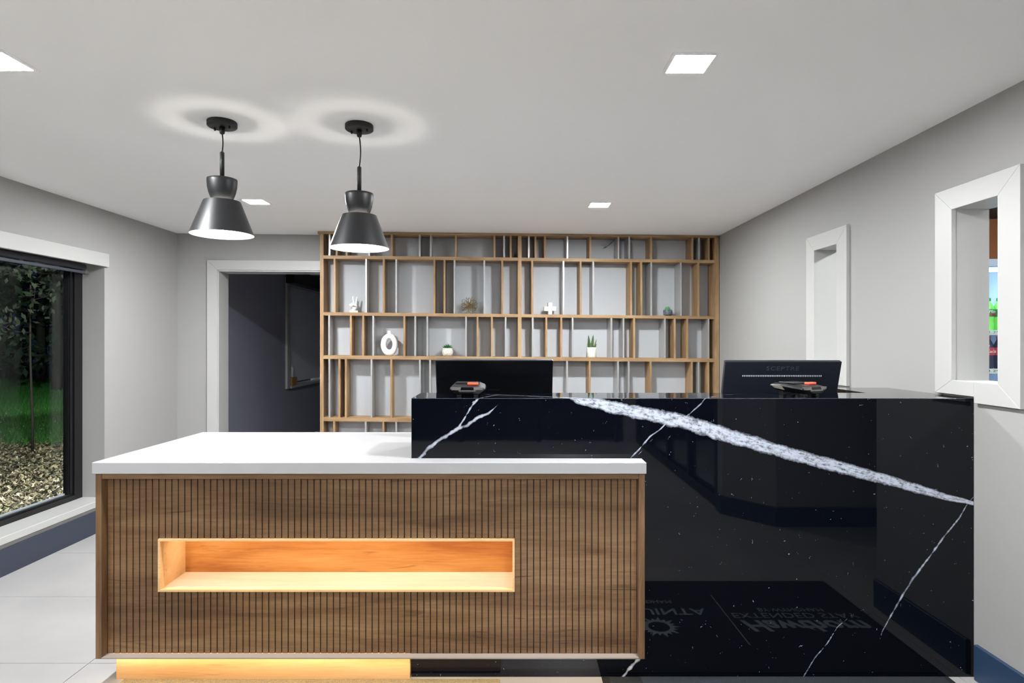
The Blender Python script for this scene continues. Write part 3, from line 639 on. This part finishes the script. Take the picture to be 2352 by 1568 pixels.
THIN = [([fpt(963, 1052), fpt(985, 1028), fpt(1010, 1010), fpt(1035, 995), fpt(1052, 984), fpt(1072, 978), fpt(1092, 962), fpt(1120, 950), fpt(1135, 938), fpt(1152, 922)], [.009, .009, .009, .009, .009, .008, .008, .006, .003, .001]),
        ([fpt(1052, 984), fpt(1070, 955), fpt(1085, 930), fpt(1100, 914), tpt(1150, 905)], [.004, .004, .005, .006, .003]),
        ([fpt(1100, 914), fpt(1075, 930), fpt(1030, 955)], [.0016, .0012, .0006]),
        ([fpt(1448, 1053), fpt(1470, 1030), fpt(1492, 1004), fpt(1518, 985), fpt(1532, 970)], [.003, .004, .004, .003, .003]),
        ([fpt(1575, 958), fpt(1592, 944), fpt(1610, 928), fpt(1622, 913), tpt(1660, 907), tpt(1720, 902)], [.003, .004, .003, .003, .003, .002]),
        ([fpt(1460, 1052), fpt(1500, 1008)], [.001, .001]),
        ([fpt(2246, 1132), fpt(2222, 1160), fpt(2205, 1190), fpt(2168, 1235), fpt(2130, 1288), fpt(2098, 1330), fpt(2072, 1372), fpt(2050, 1410), fpt(2028, 1450), fpt(2020, 1478)], [.002, .003, .004, .005, .005, .0055, .0055, .005, .003, .001]),
        ([fpt(1995, 1395), fpt(1955, 1415), fpt(1925, 1440), fpt(1900, 1480), fpt(1872, 1512), fpt(1846, 1556)], [.001, .0015, .002, .003, .003, .003]),
        ([fpt(1497, 1450), fpt(1490, 1490), fpt(1486, 1510)], [.001, .0012, .001]),
        ([fpt(1468, 1512), fpt(1452, 1530), fpt(1430, 1556)], [.009, .009, .006]),
        ([fpt(1262, 945), fpt(1255, 975)], [.001, .0005]), ([fpt(1765, 1000), fpt(1745, 930), fpt(1720, 915)], [.0008, .0008, .0005])]
def seg_field(Pt, pts, ws):
    best = np.full(len(Pt), 1e9); bu = np.zeros(len(Pt)); bv = np.zeros(len(Pt)); acc = 0
    for i in range(len(pts)-1):
        a, b = np.array(pts[i]), np.array(pts[i+1]); d = b-a; L_ = np.hypot(*d); q = Pt-a; tt = np.clip((q@d)/L_**2, 0, 1)
        c = q-tt[:, None]*d; dist = np.hypot(c[:, 0], c[:, 1]); w_ = ws[i]+(ws[i+1]-ws[i])*tt; sd = np.sign(d[0]*q[:, 1]-d[1]*q[:, 0])
        val = dist/w_; k = val < best; best[k] = val[k]; bu[k] = (acc+tt*L_)[k]; bv[k] = (sd*val)[k]; acc += L_
    return best, bu, bv
def vein_grid(name, x0, x1, s0, s1, to3d, step=.005, outer=None):
    nx, ns = int((x1-x0)/step)+1, int((s1-s0)/step)+1
    xs, ss = np.linspace(x0, x1, nx), np.linspace(s0, s1, ns); X, S = np.meshgrid(xs, ss); Pt = np.stack([X.ravel(), S.ravel()], 1)
    V = to3d(Pt); idx = np.arange(nx*ns).reshape(ns, nx)
    Q = np.stack([idx[:-1, :-1].ravel(), idx[:-1, 1:].ravel(), idx[1:, 1:].ravel(), idx[1:, :-1].ravel()], 1)
    if name == 'front_panel':      # open behind the desk niche
        cen = Pt[Q].mean(1); Q = Q[~((cen[:, 0] < .05) & (cen[:, 1] > .3) & (cen[:, 1] < .7))]
    me = bpy.data.meshes.new(name); me.from_pydata(V.tolist(), [], Q.tolist()); me.materials.append(M['marble'])
    tb, tu, tv = seg_field(Pt, THICK, THW)
    nb_ = np.full(len(Pt), 1e9)
    for pts, w_ in THIN: nb_ = np.minimum(nb_, seg_field(Pt, pts, w_)[0])
    for nm, a in (('thick_u', tu), ('thick_v', np.clip(tv, -9, 9)), ('thin_d', np.clip(nb_, 0, 9))):
        me.attributes.new(nm, 'FLOAT', 'POINT').data.foreach_set('value', a.astype(np.float32))
    o = bpy.data.objects.new(name, me); C.objects.link(o); return o
# the slabs are solid: the veined skin is the outer face of each
fp = cp(vein_grid('front_panel', KX0, KX1, 0, KZ-.0015, lambda p: np.stack([p[:, 0], np.full(len(p), KY), p[:, 1]], 1)))
cp(boxes('panel_core', [(KX0+.0005, KX1, KY+.0005, KY+.02, .7, KZ-.002), (.05, KX1, KY+.0005, KY+.02, .3, .7), (KX0+.0005, KX1, KY+.0005, KY+.02, 0, .3)], M['marble_plain']))
cp(vein_grid('counter_top', KX0, KX1, KZ+.0015, KZ+(KB-KY), lambda p: np.stack([p[:, 0], KY+(p[:, 1]-KZ), np.full(len(p), KZ)], 1)))
bm = bmesh.new(); v = [bm.verts.new(p) for p in ((KX0, KY, KZ-.0015), (KX1, KY, KZ-.0015), (KX1, KY+.0015, KZ), (KX0, KY+.0015, KZ))]; bm.faces.new(v); cp(mesh_obj('edge_chamfer', bm, mat('grey_edge', srgb(60, 62, 70), .15)))  # chamfer coloured grey, paler than the black marble
cp(bxo('top_core', (KX0+.0005, KX1, KY+.02, KB, KZ-.03, KZ-.0005), M['marble_plain']))
cp(bxo('end_panel', (KX0, KX0+.02, KY+.0205, KB, SZ, KZ-.031), M['marble_plain']))
cp(bxo('return_top', (1.635, KX1, KB, 3.105, KZ-.03, KZ), M['marble_plain'])); cp(bxo('return_panel', (1.645, 1.665, KB, 3.10, 0, KZ-.031), mat('brown_inner_panel', srgb(70, 55, 45), .5)))
cp(bxo('work_surface', (KX0+.02, 1.644, KB+.002, 3.45, .73, .76), M['quartz'])); cp(bxo('inner_panel', (KX0+.02, 1.644, 2.76, 2.789, 0, KZ-.031), M['plast']))
cp(bxo('desk_leg', (KX0+.02, KX0+.045, 2.80, 3.43, 0, .73), M['desk_v'])); cp(bxo('desk_leg', (1.60, 1.625, 2.80, 3.43, 0, .73), M['desk_v']))

# monitors (seen from behind, tilted)
def monitor(name, x, y, zc, rz, tilt, w, h, label, kind):
    e = empty(name, (x, y, .76), rz, label, 'monitor')
    R = Matrix.Rotation(tilt, 4, 'X'); T = Matrix.Translation((0, 0, zc-.76)) @ R
    def put(o, T2=None): o.matrix_local = (T @ (T2 or Matrix())); return o
    bm = bmesh.new(); box(bm, -w/2, w/2, -.014, .012, -h/2, h/2); bev(bm, .004, 2); o = mesh_obj('housing', bm, M['plast2'] if kind == 'a' else M['plast3'], e); put(o); hs = o
    o = bxo('screen', (-w/2+.008, w/2-.008, .0121, .014, -h/2+.015, h/2-.008), M['plast2'], e); put(o)
    if kind == 'a':
        o = bxo('top_bezel', (-w/2+.002, w/2-.002, -.010, .012, h/2-.001, h/2+.002), M['grey'], e); put(o)
        o = boxes('vent_slots', [(sg*(.06+.006*i)-.0015, sg*(.06+.006*i)+.0015, -.008, -.002, h/2+.002, h/2+.0026) for sg in (-1, 1) for i in range(24)], M['plast'], e); put(o); o['kind'] = 'stuff'
        o = text('logo', 'hp', .034, .03, M['emb'], .0004, .25); o.parent = e; put(o, Matrix.Translation((.065, -.0145, -.02)) @ Matrix.Rotation(math.pi/2, 4, 'X'))
    else:
        o = boxes('vent_slots', [(-.187+.0083*i-.0020, -.187+.0083*i+.0020, -.0148, -.0140, .094, .101) for i in range(46)], M['vent'], e); put(o); o['kind'] = 'stuff'  # pale bars stand in for light passing through the slots
        o = boxes('vent_rim', [(-.203, -.192, -.0146, -.0140, .094, .099), (.192, .203, -.0146, -.0140, .094, .099)], M['plast'], e); put(o)
        o = text('lettering', 'SCEPTRE', .155, .020, M['emb'], .0004, 0, 0, 1.1); o.parent = e; put(o, Matrix.Translation((.0, -.0145, .135)) @ Matrix.Rotation(math.pi/2, 4, 'X'))
    o = bxo('mount', (-.06, .06, -.04, -.014, -.16, -.08), M['plast'], e, .004); put(o)
    bxo('stand_neck', (-.03, .03, -.05, -.03, .010, zc-.76), M['plast'], e, .004); bxo('stand_foot', (-.12, .12, -.09, .10, 0, .012), M['plast'], e, .004)
# top edge centre px (1135,825) / (1798,827.5) at Y ~ 2.92
mh = .34; tl = math.radians(17)
def place_mon(name, px, py, yt, rz, w, label, kind):
    X, Y, Z = P(px, py, yt); dz, dy = mh/2*math.cos(tl), mh/2*math.sin(tl)
    monitor(name, X+0*dy, Y+dy, Z-dz, rz, tl, w, mh, label, kind)
place_mon('monitor', 1135, 826, 2.90, 0, .564, 'black monitor seen from behind at the left end of the marble counter', 'a')
place_mon('monitor', 1798, 828, 2.90, -.02, .552, 'black monitor with a row of vent slots, coloured pale for light coming through, right side of the counter', 'b')

# payment terminals
def terminal(x, y, rz, label, sticker):
    e = empty('card_terminal', (x, y, KZ), rz, label, 'card terminal', 'black payment terminals on the marble counter')
    bm = bmesh.new()
    secs = [(-.095, .50, .017, .034), (-.090, .72, .014, .040), (-.083, .96, .012, .044), (-.04, 1.0, .012, .050), (.03, .96, .016, .056), (.085, .90, .022, .050), (.095, .84, .028, .046)]
    prev = None
    for yy, k, zb, zt in secs:
        zm = zb+(zt-zb)*.62
        ring = [bm.verts.new(p) for p in ((-.048*k, yy, zb), (.048*k, yy, zb), (.078*k, yy, zm), (.074*k, yy, zm+.006), (.05*k, yy, zt+.002), (-.05*k, yy, zt+.002), (-.074*k, yy, zm+.006), (-.078*k, yy, zm))]
        if prev:
            for i in range(8): bm.faces.new((prev[i], prev[(i+1) % 8], ring[(i+1) % 8], ring[i]))
        else: bm.faces.new(ring[::-1])
        prev = ring
    bm.faces.new(prev); bev(bm, .0015); mesh_obj('body', bm, M['plast'], e)
    bm = bmesh.new(); hexa(bm, [(-.066, -.090, .031), (-.03, -.097, .031), (-.03, -.08, .031), (-.066, -.08, .031), (-.072, -.088, .042), (-.026, -.093, .043), (-.026, -.078, .043), (-.066, -.078, .042)]); mesh_obj('corner_plate', bm, M['grey'], e)
    bm = bmesh.new(); hexa(bm, [(.03, -.097, .031), (.066, -.090, .031), (.066, -.08, .031), (.03, -.08, .031), (.026, -.093, .043), (.072, -.088, .042), (.066, -.078, .042), (.026, -.078, .043)]); mesh_obj('corner_plate', bm, M['grey'], e)
    bxo('lower_lip', (-.036, .036, -.099, -.08, .024, .030), M['grey'], e, .001); bxo('card_slot', (-.025, .025, -.0965, -.09, .018, .021), M['plast2'], e)
    bxo('rear_window', (-.026, .026, -.0955, -.085, .031, .042), M['plast2'], e)
    bxo('orange_latch', (-.002, .044, -.060, -.034, .050, .060), M['orange'], e, .002)
    bxo('top_cover', (-.058, .040, -.034, .055, .052, .059), M['plast'], e, .003)
    for sx, sy in ((-.036, -.06), (.036, -.06), (-.036, .05), (.036, .05)):
        bxo('foot', (sx-.010, sx+.010, sy-.012, sy+.012, 0, .018), M['plast'], e, .001)
    if sticker:
        bm = bmesh.new(); hexa(bm, [(-.0605, .02, .024), (-.0605, .075, .030), (-.058, .075, .030), (-.058, .02, .024), (-.077, .02, .041), (-.074, .08, .043), (-.07, .08, .043), (-.073, .02, .041)]); mesh_obj('sticker', bm, M['sticker'], e)
terminal(-.190, 2.655, 0, 'black card terminal with orange latch in front of the left monitor', False)
terminal(1.262, 2.668, .42, 'black card terminal with white sticker in front of the right monitor', True)

# ------------------------------------------------------------------ mats on the floor
m1 = tag(bxo('floor_mat', (-1.60, -.05, 1.45, 2.494, .0005, .009), M['mat1'], None, .002), 'speckled floor mat at the foot of the lit desk plinth', 'mat')
m2 = empty('floor_mat', (1.095, 2.0, 0), 0, 'dark charcoal entrance mat with pale lettering before the marble counter', 'mat')
bxo('pile', (-.695, .695, -.45, .508, .0005, .009), M['mat2'], m2, .002); bxo('rubber_edge', (-.722, .722, -.478, .518, .0002, .004), M['rub'], m2)
def mtext(nm, s, X0, X1, d0, d1, shear=0, off=0):    # d0,d1 = real distances
    o = text(nm, s, X1-X0, abs(d1-d0), M['logo'], .0004, shear, off); o.parent = m2; o.location = ((X0+X1)/2-1.095, (d0+d1)/2-2.0, .0095)
mtext('lettering', 'Hawthorn', 1.135, 1.755, 2.03, 2.15, .3, .03); mtext('lettering', 'EXTENDED STAY', 1.12, 1.755, 1.952, 2.006); mtext('lettering', 'BY WYNDHAM', 1.276, 1.61, 1.895, 1.932)
mtext('lettering', 'LA QUINTA', .40, 1.0, 1.885, 1.972, 0, .012); mtext('lettering', 'BY WYNDHAM', .53, .85, 1.80, 1.835)
bxo('divider_line', (-.0065, -.0015, -.27, .276, .009, .0097), M['logo'], m2)
bm = bmesh.new(); pts = []
for i in range(36):
    a = 2*math.pi*i/36; r = .108 if i % 2 == 0 else .068
    if i % 4 == 2: r = .09
    pts.append((r*math.cos(a), r*math.sin(a)))
inner = [(.052*math.cos(2*math.pi*i/36), .052*math.sin(2*math.pi*i/36)) for i in range(36)]
va = [bm.verts.new((*p, 0)) for p in pts]; vi = [bm.verts.new((*p, 0)) for p in inner]
for i in range(36): bm.faces.new((va[i], va[(i+1) % 36], vi[(i+1) % 36], vi[i]))
o = mesh_obj('sun_emblem', bm, M['logo'], m2); o.location = (.717-1.095, 2.10-2.0, .0097)

# ------------------------------------------------------------------ drinks cooler in the alcove behind the near slot
ck = empty('drinks_cooler', (3.40, 4.42, 0), 0, 'lit white drinks cooler glimpsed through the right-hand slot window', 'cooler')
bxo('side_panel', (-.34, -.31, -.10, .5, 0, 1.985), M['coolw'], ck); bxo('side_panel', (.31, .34, -.10, .5, 0, 1.985), M['coolw'], ck); bxo('back_panel', (-.31, .31, .47, .5, .1, 1.985), M['coolw'], ck)
bxo('header', (-.31, .31, -.10, .47, 1.93, 1.985), M['coolw'], ck); bxo('base', (-.31, .31, -.08, .47, 0, .12), M['plast'], ck); bxo('lamp', (-.29, .29, -.05, .0, 1.91, 1.925), M['cooll'], ck)
bxo('lamp', (-.305, -.295, -.07, -.05, .2, 1.9), M['cooll'], ck)
for zz in (.30, .60, .90, 1.200, 1.480):
    s = bxo('shelf', (-.31, .31, -.04, .46, zz-.012, zz), M['coolw'], ck); bxo('price_rail', (-.31, .31, -.055, -.04, zz-.032, zz+.003), M['white'], s)
o = text('price_lettering', '2.29 $ 2.29 $ 2.29 $ 2.29', .55, .020, M['gcap'], .0005); o.parent = ck; o.location = (0, -.0565, 1.466); o.rotation_euler = (math.pi/2, 0, 0)
o = text('price_lettering', '2.29 $ 2.29 $ 2.29 $ 2.29', .55, .020, M['rsoda'], .0005); o.parent = ck; o.location = (0, -.0565, 1.186); o.rotation_euler = (math.pi/2, 0, 0)
for k in range(5):
    bm = bmesh.new(); r = .02+.018*k; tube(bm, [(r*math.cos(2*math.pi*i/24), 0, r*math.sin(2*math.pi*i/24)) for i in range(24)], .0018, 5, True); o = mesh_obj('fan_guard', bm, M['grey'], ck, True); o.location = (.05, .462, 1.79)
fr = boxes('door_frame', [(-.34, -.30, -.14, -.101, .1, 1.985), (.30, .34, -.14, -.101, .1, 1.985), (-.30, .30, -.14, -.101, 1.94, 1.985), (-.30, .30, -.14, -.101, .1, .15)], M['coolw'], ck)
bxo('door_glass', (-.30, .30, -.123, -.119, .15, 1.94), M['glass'], ck)
def bottle(x, y, z, kind, label):
    e = empty('soda_bottle', (x, y, z), 0, label, 'bottle', 'green soda bottles on the upper cooler shelf' if kind == 'g' else 'dark cola bottles on the lower cooler shelf')
    liq, cap, lab = (M['gsoda'], M['gcap'], M['glabel']) if kind == 'g' else (M['rsoda'], M['red'], M['red'])
    bm = bmesh.new(); lathe(bm, [(.024, 0), (.033, .006), (.034, .05), (.031, .075), (.034, .10), (.034, .15), (.030, .175), (.016, .205), (.0125, .212), (.0125, .222)], 24); b = mesh_obj('body', bm, liq, e, True)
    bm = bmesh.new(); lathe(bm, [(.0145, .216), (.0145, .236), (.013, .238)], 16); mesh_obj('cap', bm, cap, e, True)
    bm = bmesh.new(); lathe(bm, [(.0345, .10), (.0345, .155)], 24, cap0=False, cap1=False); l = mesh_obj('label_band', bm, lab, e, True)
    s1 = text('lettering', 'Mtn' if kind == 'g' else 'Coca-Cola', .045 if kind == 'g' else .052, .022, M['white'], .0006, .2); s1.parent = l; s1.location = (0, -.0355, .138 if kind == 'g' else .128); s1.rotation_euler = (math.pi/2, 0, 0)
    if kind == 'g': s2 = text('lettering', 'DEW', .05, .022, M['red'], .0006, .2); s2.parent = l; s2.location = (.004, -.0358, .114); s2.rotation_euler = (math.pi/2, 0, 0)
    return e
for i, w_ in enumerate(('leftmost', 'second from left', 'third from left', 'rightmost')):
    bottle(3.345+.074*i, 4.43, 1.4805, 'g', w_+' green soda bottle on the upper cooler shelf')
    bottle(3.345+.074*i, 4.43, 1.2005, 'r', w_+' dark cola bottle on the lower cooler shelf')
tag(bxo('wall_cabinet', (3.00, 3.95, 4.34, 5.34, 1.995, 2.28), M['brown'], None, .003), 'brown panel cabinet above the drinks cooler', 'cabinet')

# ------------------------------------------------------------------ yard outside the left window
struct(boxes('ground_outside', [(-40, XL-.21, -2, 40, -.15, -.02)], M['soil']))
def tinted(name, quads, cols, label, cat):
    me = bpy.data.meshes.new(name); V = [p for q in quads for p in q]; n = 0; Fs = []
    for q in quads: Fs.append(tuple(range(n, n+len(q)))); n += len(q)
    me.from_pydata(V, [], Fs); a = me.color_attributes.new('tint', 'FLOAT_COLOR', 'POINT'); arr = []
    for q, c in zip(quads, cols): arr += list(c)*len(q)
    a.data.foreach_set('color', arr); me.materials.append(M['tint']); o = bpy.data.objects.new(name, me); C.objects.link(o); return tag(o, label, cat, None, 'stuff') if label else o
q = random.Random(3); qs, cs = [], []
pal = [srgb(140, 126, 104), srgb(104, 92, 72), srgb(176, 166, 144), srgb(74, 64, 50), srgb(124, 116, 88), srgb(92, 94, 64)]
for i in range(42000):
    y = 3.6+9.5*q.random()**1.25; x = -q.uniform(.58, 1.08)*y
    if x > XL-.28: continue
    r = q.uniform(.012, .030); a = q.uniform(0, 6.28); z = -.02+q.uniform(.004, .035); dx, dy = math.cos(a)*r, math.sin(a)*r; t1, t2 = q.uniform(-.025, .03), q.uniform(-.02, .02)
    qs.append([(x-dx, y-dy, z), (x+dy*.5, y-dx*.5, z+t2+.005), (x+dx, y+dy, z+t1+.004), (x-dy*.5, y+dx*.5, z-t2*.3+.004)]); c = q.choice(pal); k = q.uniform(.55, 1.2); cs.append((c[0]*k, c[1]*k, c[2]*k, 1))
tinted('fallen_leaves', qs, cs, 'brown fallen leaves covering the ground outside the window', 'leaves')
qs, cs = [], []
for i in range(30000):
    y = 8.2+14*q.random(); x = -q.uniform(.62, 1.02)*y; h = q.uniform(.05, .12); w_ = .008+y*.0006; lx, ly = q.uniform(-.04, .04), q.uniform(-.04, .04)
    qs.append([(x-w_, y, -.02), (x+w_, y+q.uniform(-.01, .01), -.02), (x+lx, y+ly, h)]); k = q.uniform(.6, 1.2); c = srgb(40, 92, 30); cs.append((c[0]*k, c[1]*k, c[2]*k, 1))
tinted('lawn_grass', qs, cs, 'green night-lit lawn grass beyond the fallen leaves', 'grass')
def tree(name, x, y, h, tr, spread, nl, col, label, cat, z0=-.02, lean=0, ls=.09, zmin=.45):
    e = empty(name, (x, y, z0), 0, label, cat); q = random.Random(int(abs(x*37+y*11)))
    bm = bmesh.new(); tube(bm, [(lean*i/8+.02*math.sin(i), .02*math.cos(i*1.3), h*i/8) for i in range(9)], [tr*(1-.08*i) for i in range(9)], 8); mesh_obj('trunk', bm, M['bark'], e, True)
    tips = []; bm = bmesh.new()
    for k in range(16):
        u = q.uniform(zmin, .98); a = q.uniform(0, 6.28); L_ = spread*q.uniform(.5, 1); b = Vector((lean*u, 0, h*u)); t = b+Vector((math.cos(a)*L_, math.sin(a)*L_, L_*q.uniform(.1, .7)))
        tube(bm, [b, (b+t)/2+Vector((0, 0, -.03)), t], [tr*.4, tr*.28, tr*.12], 5); tips.append((b, t))
    o = mesh_obj('branches', bm, M['bark'], e, True)
    qs, cs = [], []
    for k in range(nl):
        b, t = q.choice(tips); p = b.lerp(t, q.uniform(.3, 1.1))+Vector([q.gauss(0, spread*.13) for _ in range(3)]); a = Vector([q.gauss(0, 1) for _ in range(3)]).normalized(); s = a.orthogonal().normalized(); r = ls*q.uniform(.5, 1.1)
        qs.append([tuple(p-a*r), tuple(p+s*r*.45), tuple(p+a*r), tuple(p-s*r*.45)]); kk = q.uniform(.5, 1.3); cs.append((col[0]*kk, col[1]*kk, col[2]*kk, 1))
    f = tinted('foliage', qs, cs, None, None); f['kind'] = 'stuff'; f.parent = e
    return e
tree('sapling', -6.05, 7.6, 3.4, .015, .75, 900, srgb(24, 36, 18), 'slim dark sapling standing in the fallen leaves outside the window', 'tree', ls=.05, zmin=.42)
for i, (x, y, h) in enumerate(((-12.8, 17.0, 7), (-15.6, 20, 7.5), (-18.8, 22.6, 7), (-15.5, 25.5, 8), (-20.8, 26.8, 8))):
    tree('yard_tree', x, y, h, .14, 2.4, 1500, srgb(26, 44, 30), ('nearest dark leafy tree beyond the lawn, next to the window jamb', 'dark leafy tree in the middle of the front row beyond the lawn', 'dark leafy tree at the left of the row, over the red car', 'dark tree in the back row, near the window jamb', 'farthest dark tree, left in the back row')[i], 'tree', ls=.2, zmin=.12)['group'] = 'dark trees beyond the lawn'
rc = empty('parked_car', (-25.6, 28.5, -.02), .7, 'parked car coloured red for a faint red glow, half hidden by trees beyond the lawn', 'car')
bm = bmesh.new(); prof = [(-2.1, .35), (2.1, .35), (2.15, .75), (1.9, .95), (1.1, 1.0), (.6, 1.42), (-1.0, 1.45), (-1.7, 1.02), (-2.1, .95)]
a = [bm.verts.new((x, -.8, z)) for x, z in prof]; b = [bm.verts.new((x, .8, z)) for x, z in prof]; bm.faces.new(a); bm.faces.new(b[::-1])
for i in range(len(prof)): bm.faces.new((a[i], a[(i+1) % len(prof)], b[(i+1) % len(prof)], b[i]))
bev(bm, .05, 2); mesh_obj('body', bm, mat('red_glow_colour', srgb(120, 14, 24), .3), rc)  # body red stands in for a red glow in the dark
bxo('window_band', (-1.25, .7, -.815, .815, 1.02, 1.34), M['plast2'], rc, .03)
for wx in (-1.3, 1.35):
    for wy in (-.78, .78):
        bm = bmesh.new(); lathe(bm, [(.32, -.1), (.32, .1)], 20); o = mesh_obj('wheel', bm, M['rub'], rc, True); o.rotation_euler = (math.pi/2, 0, 0); o.location = (wx, wy, .32)
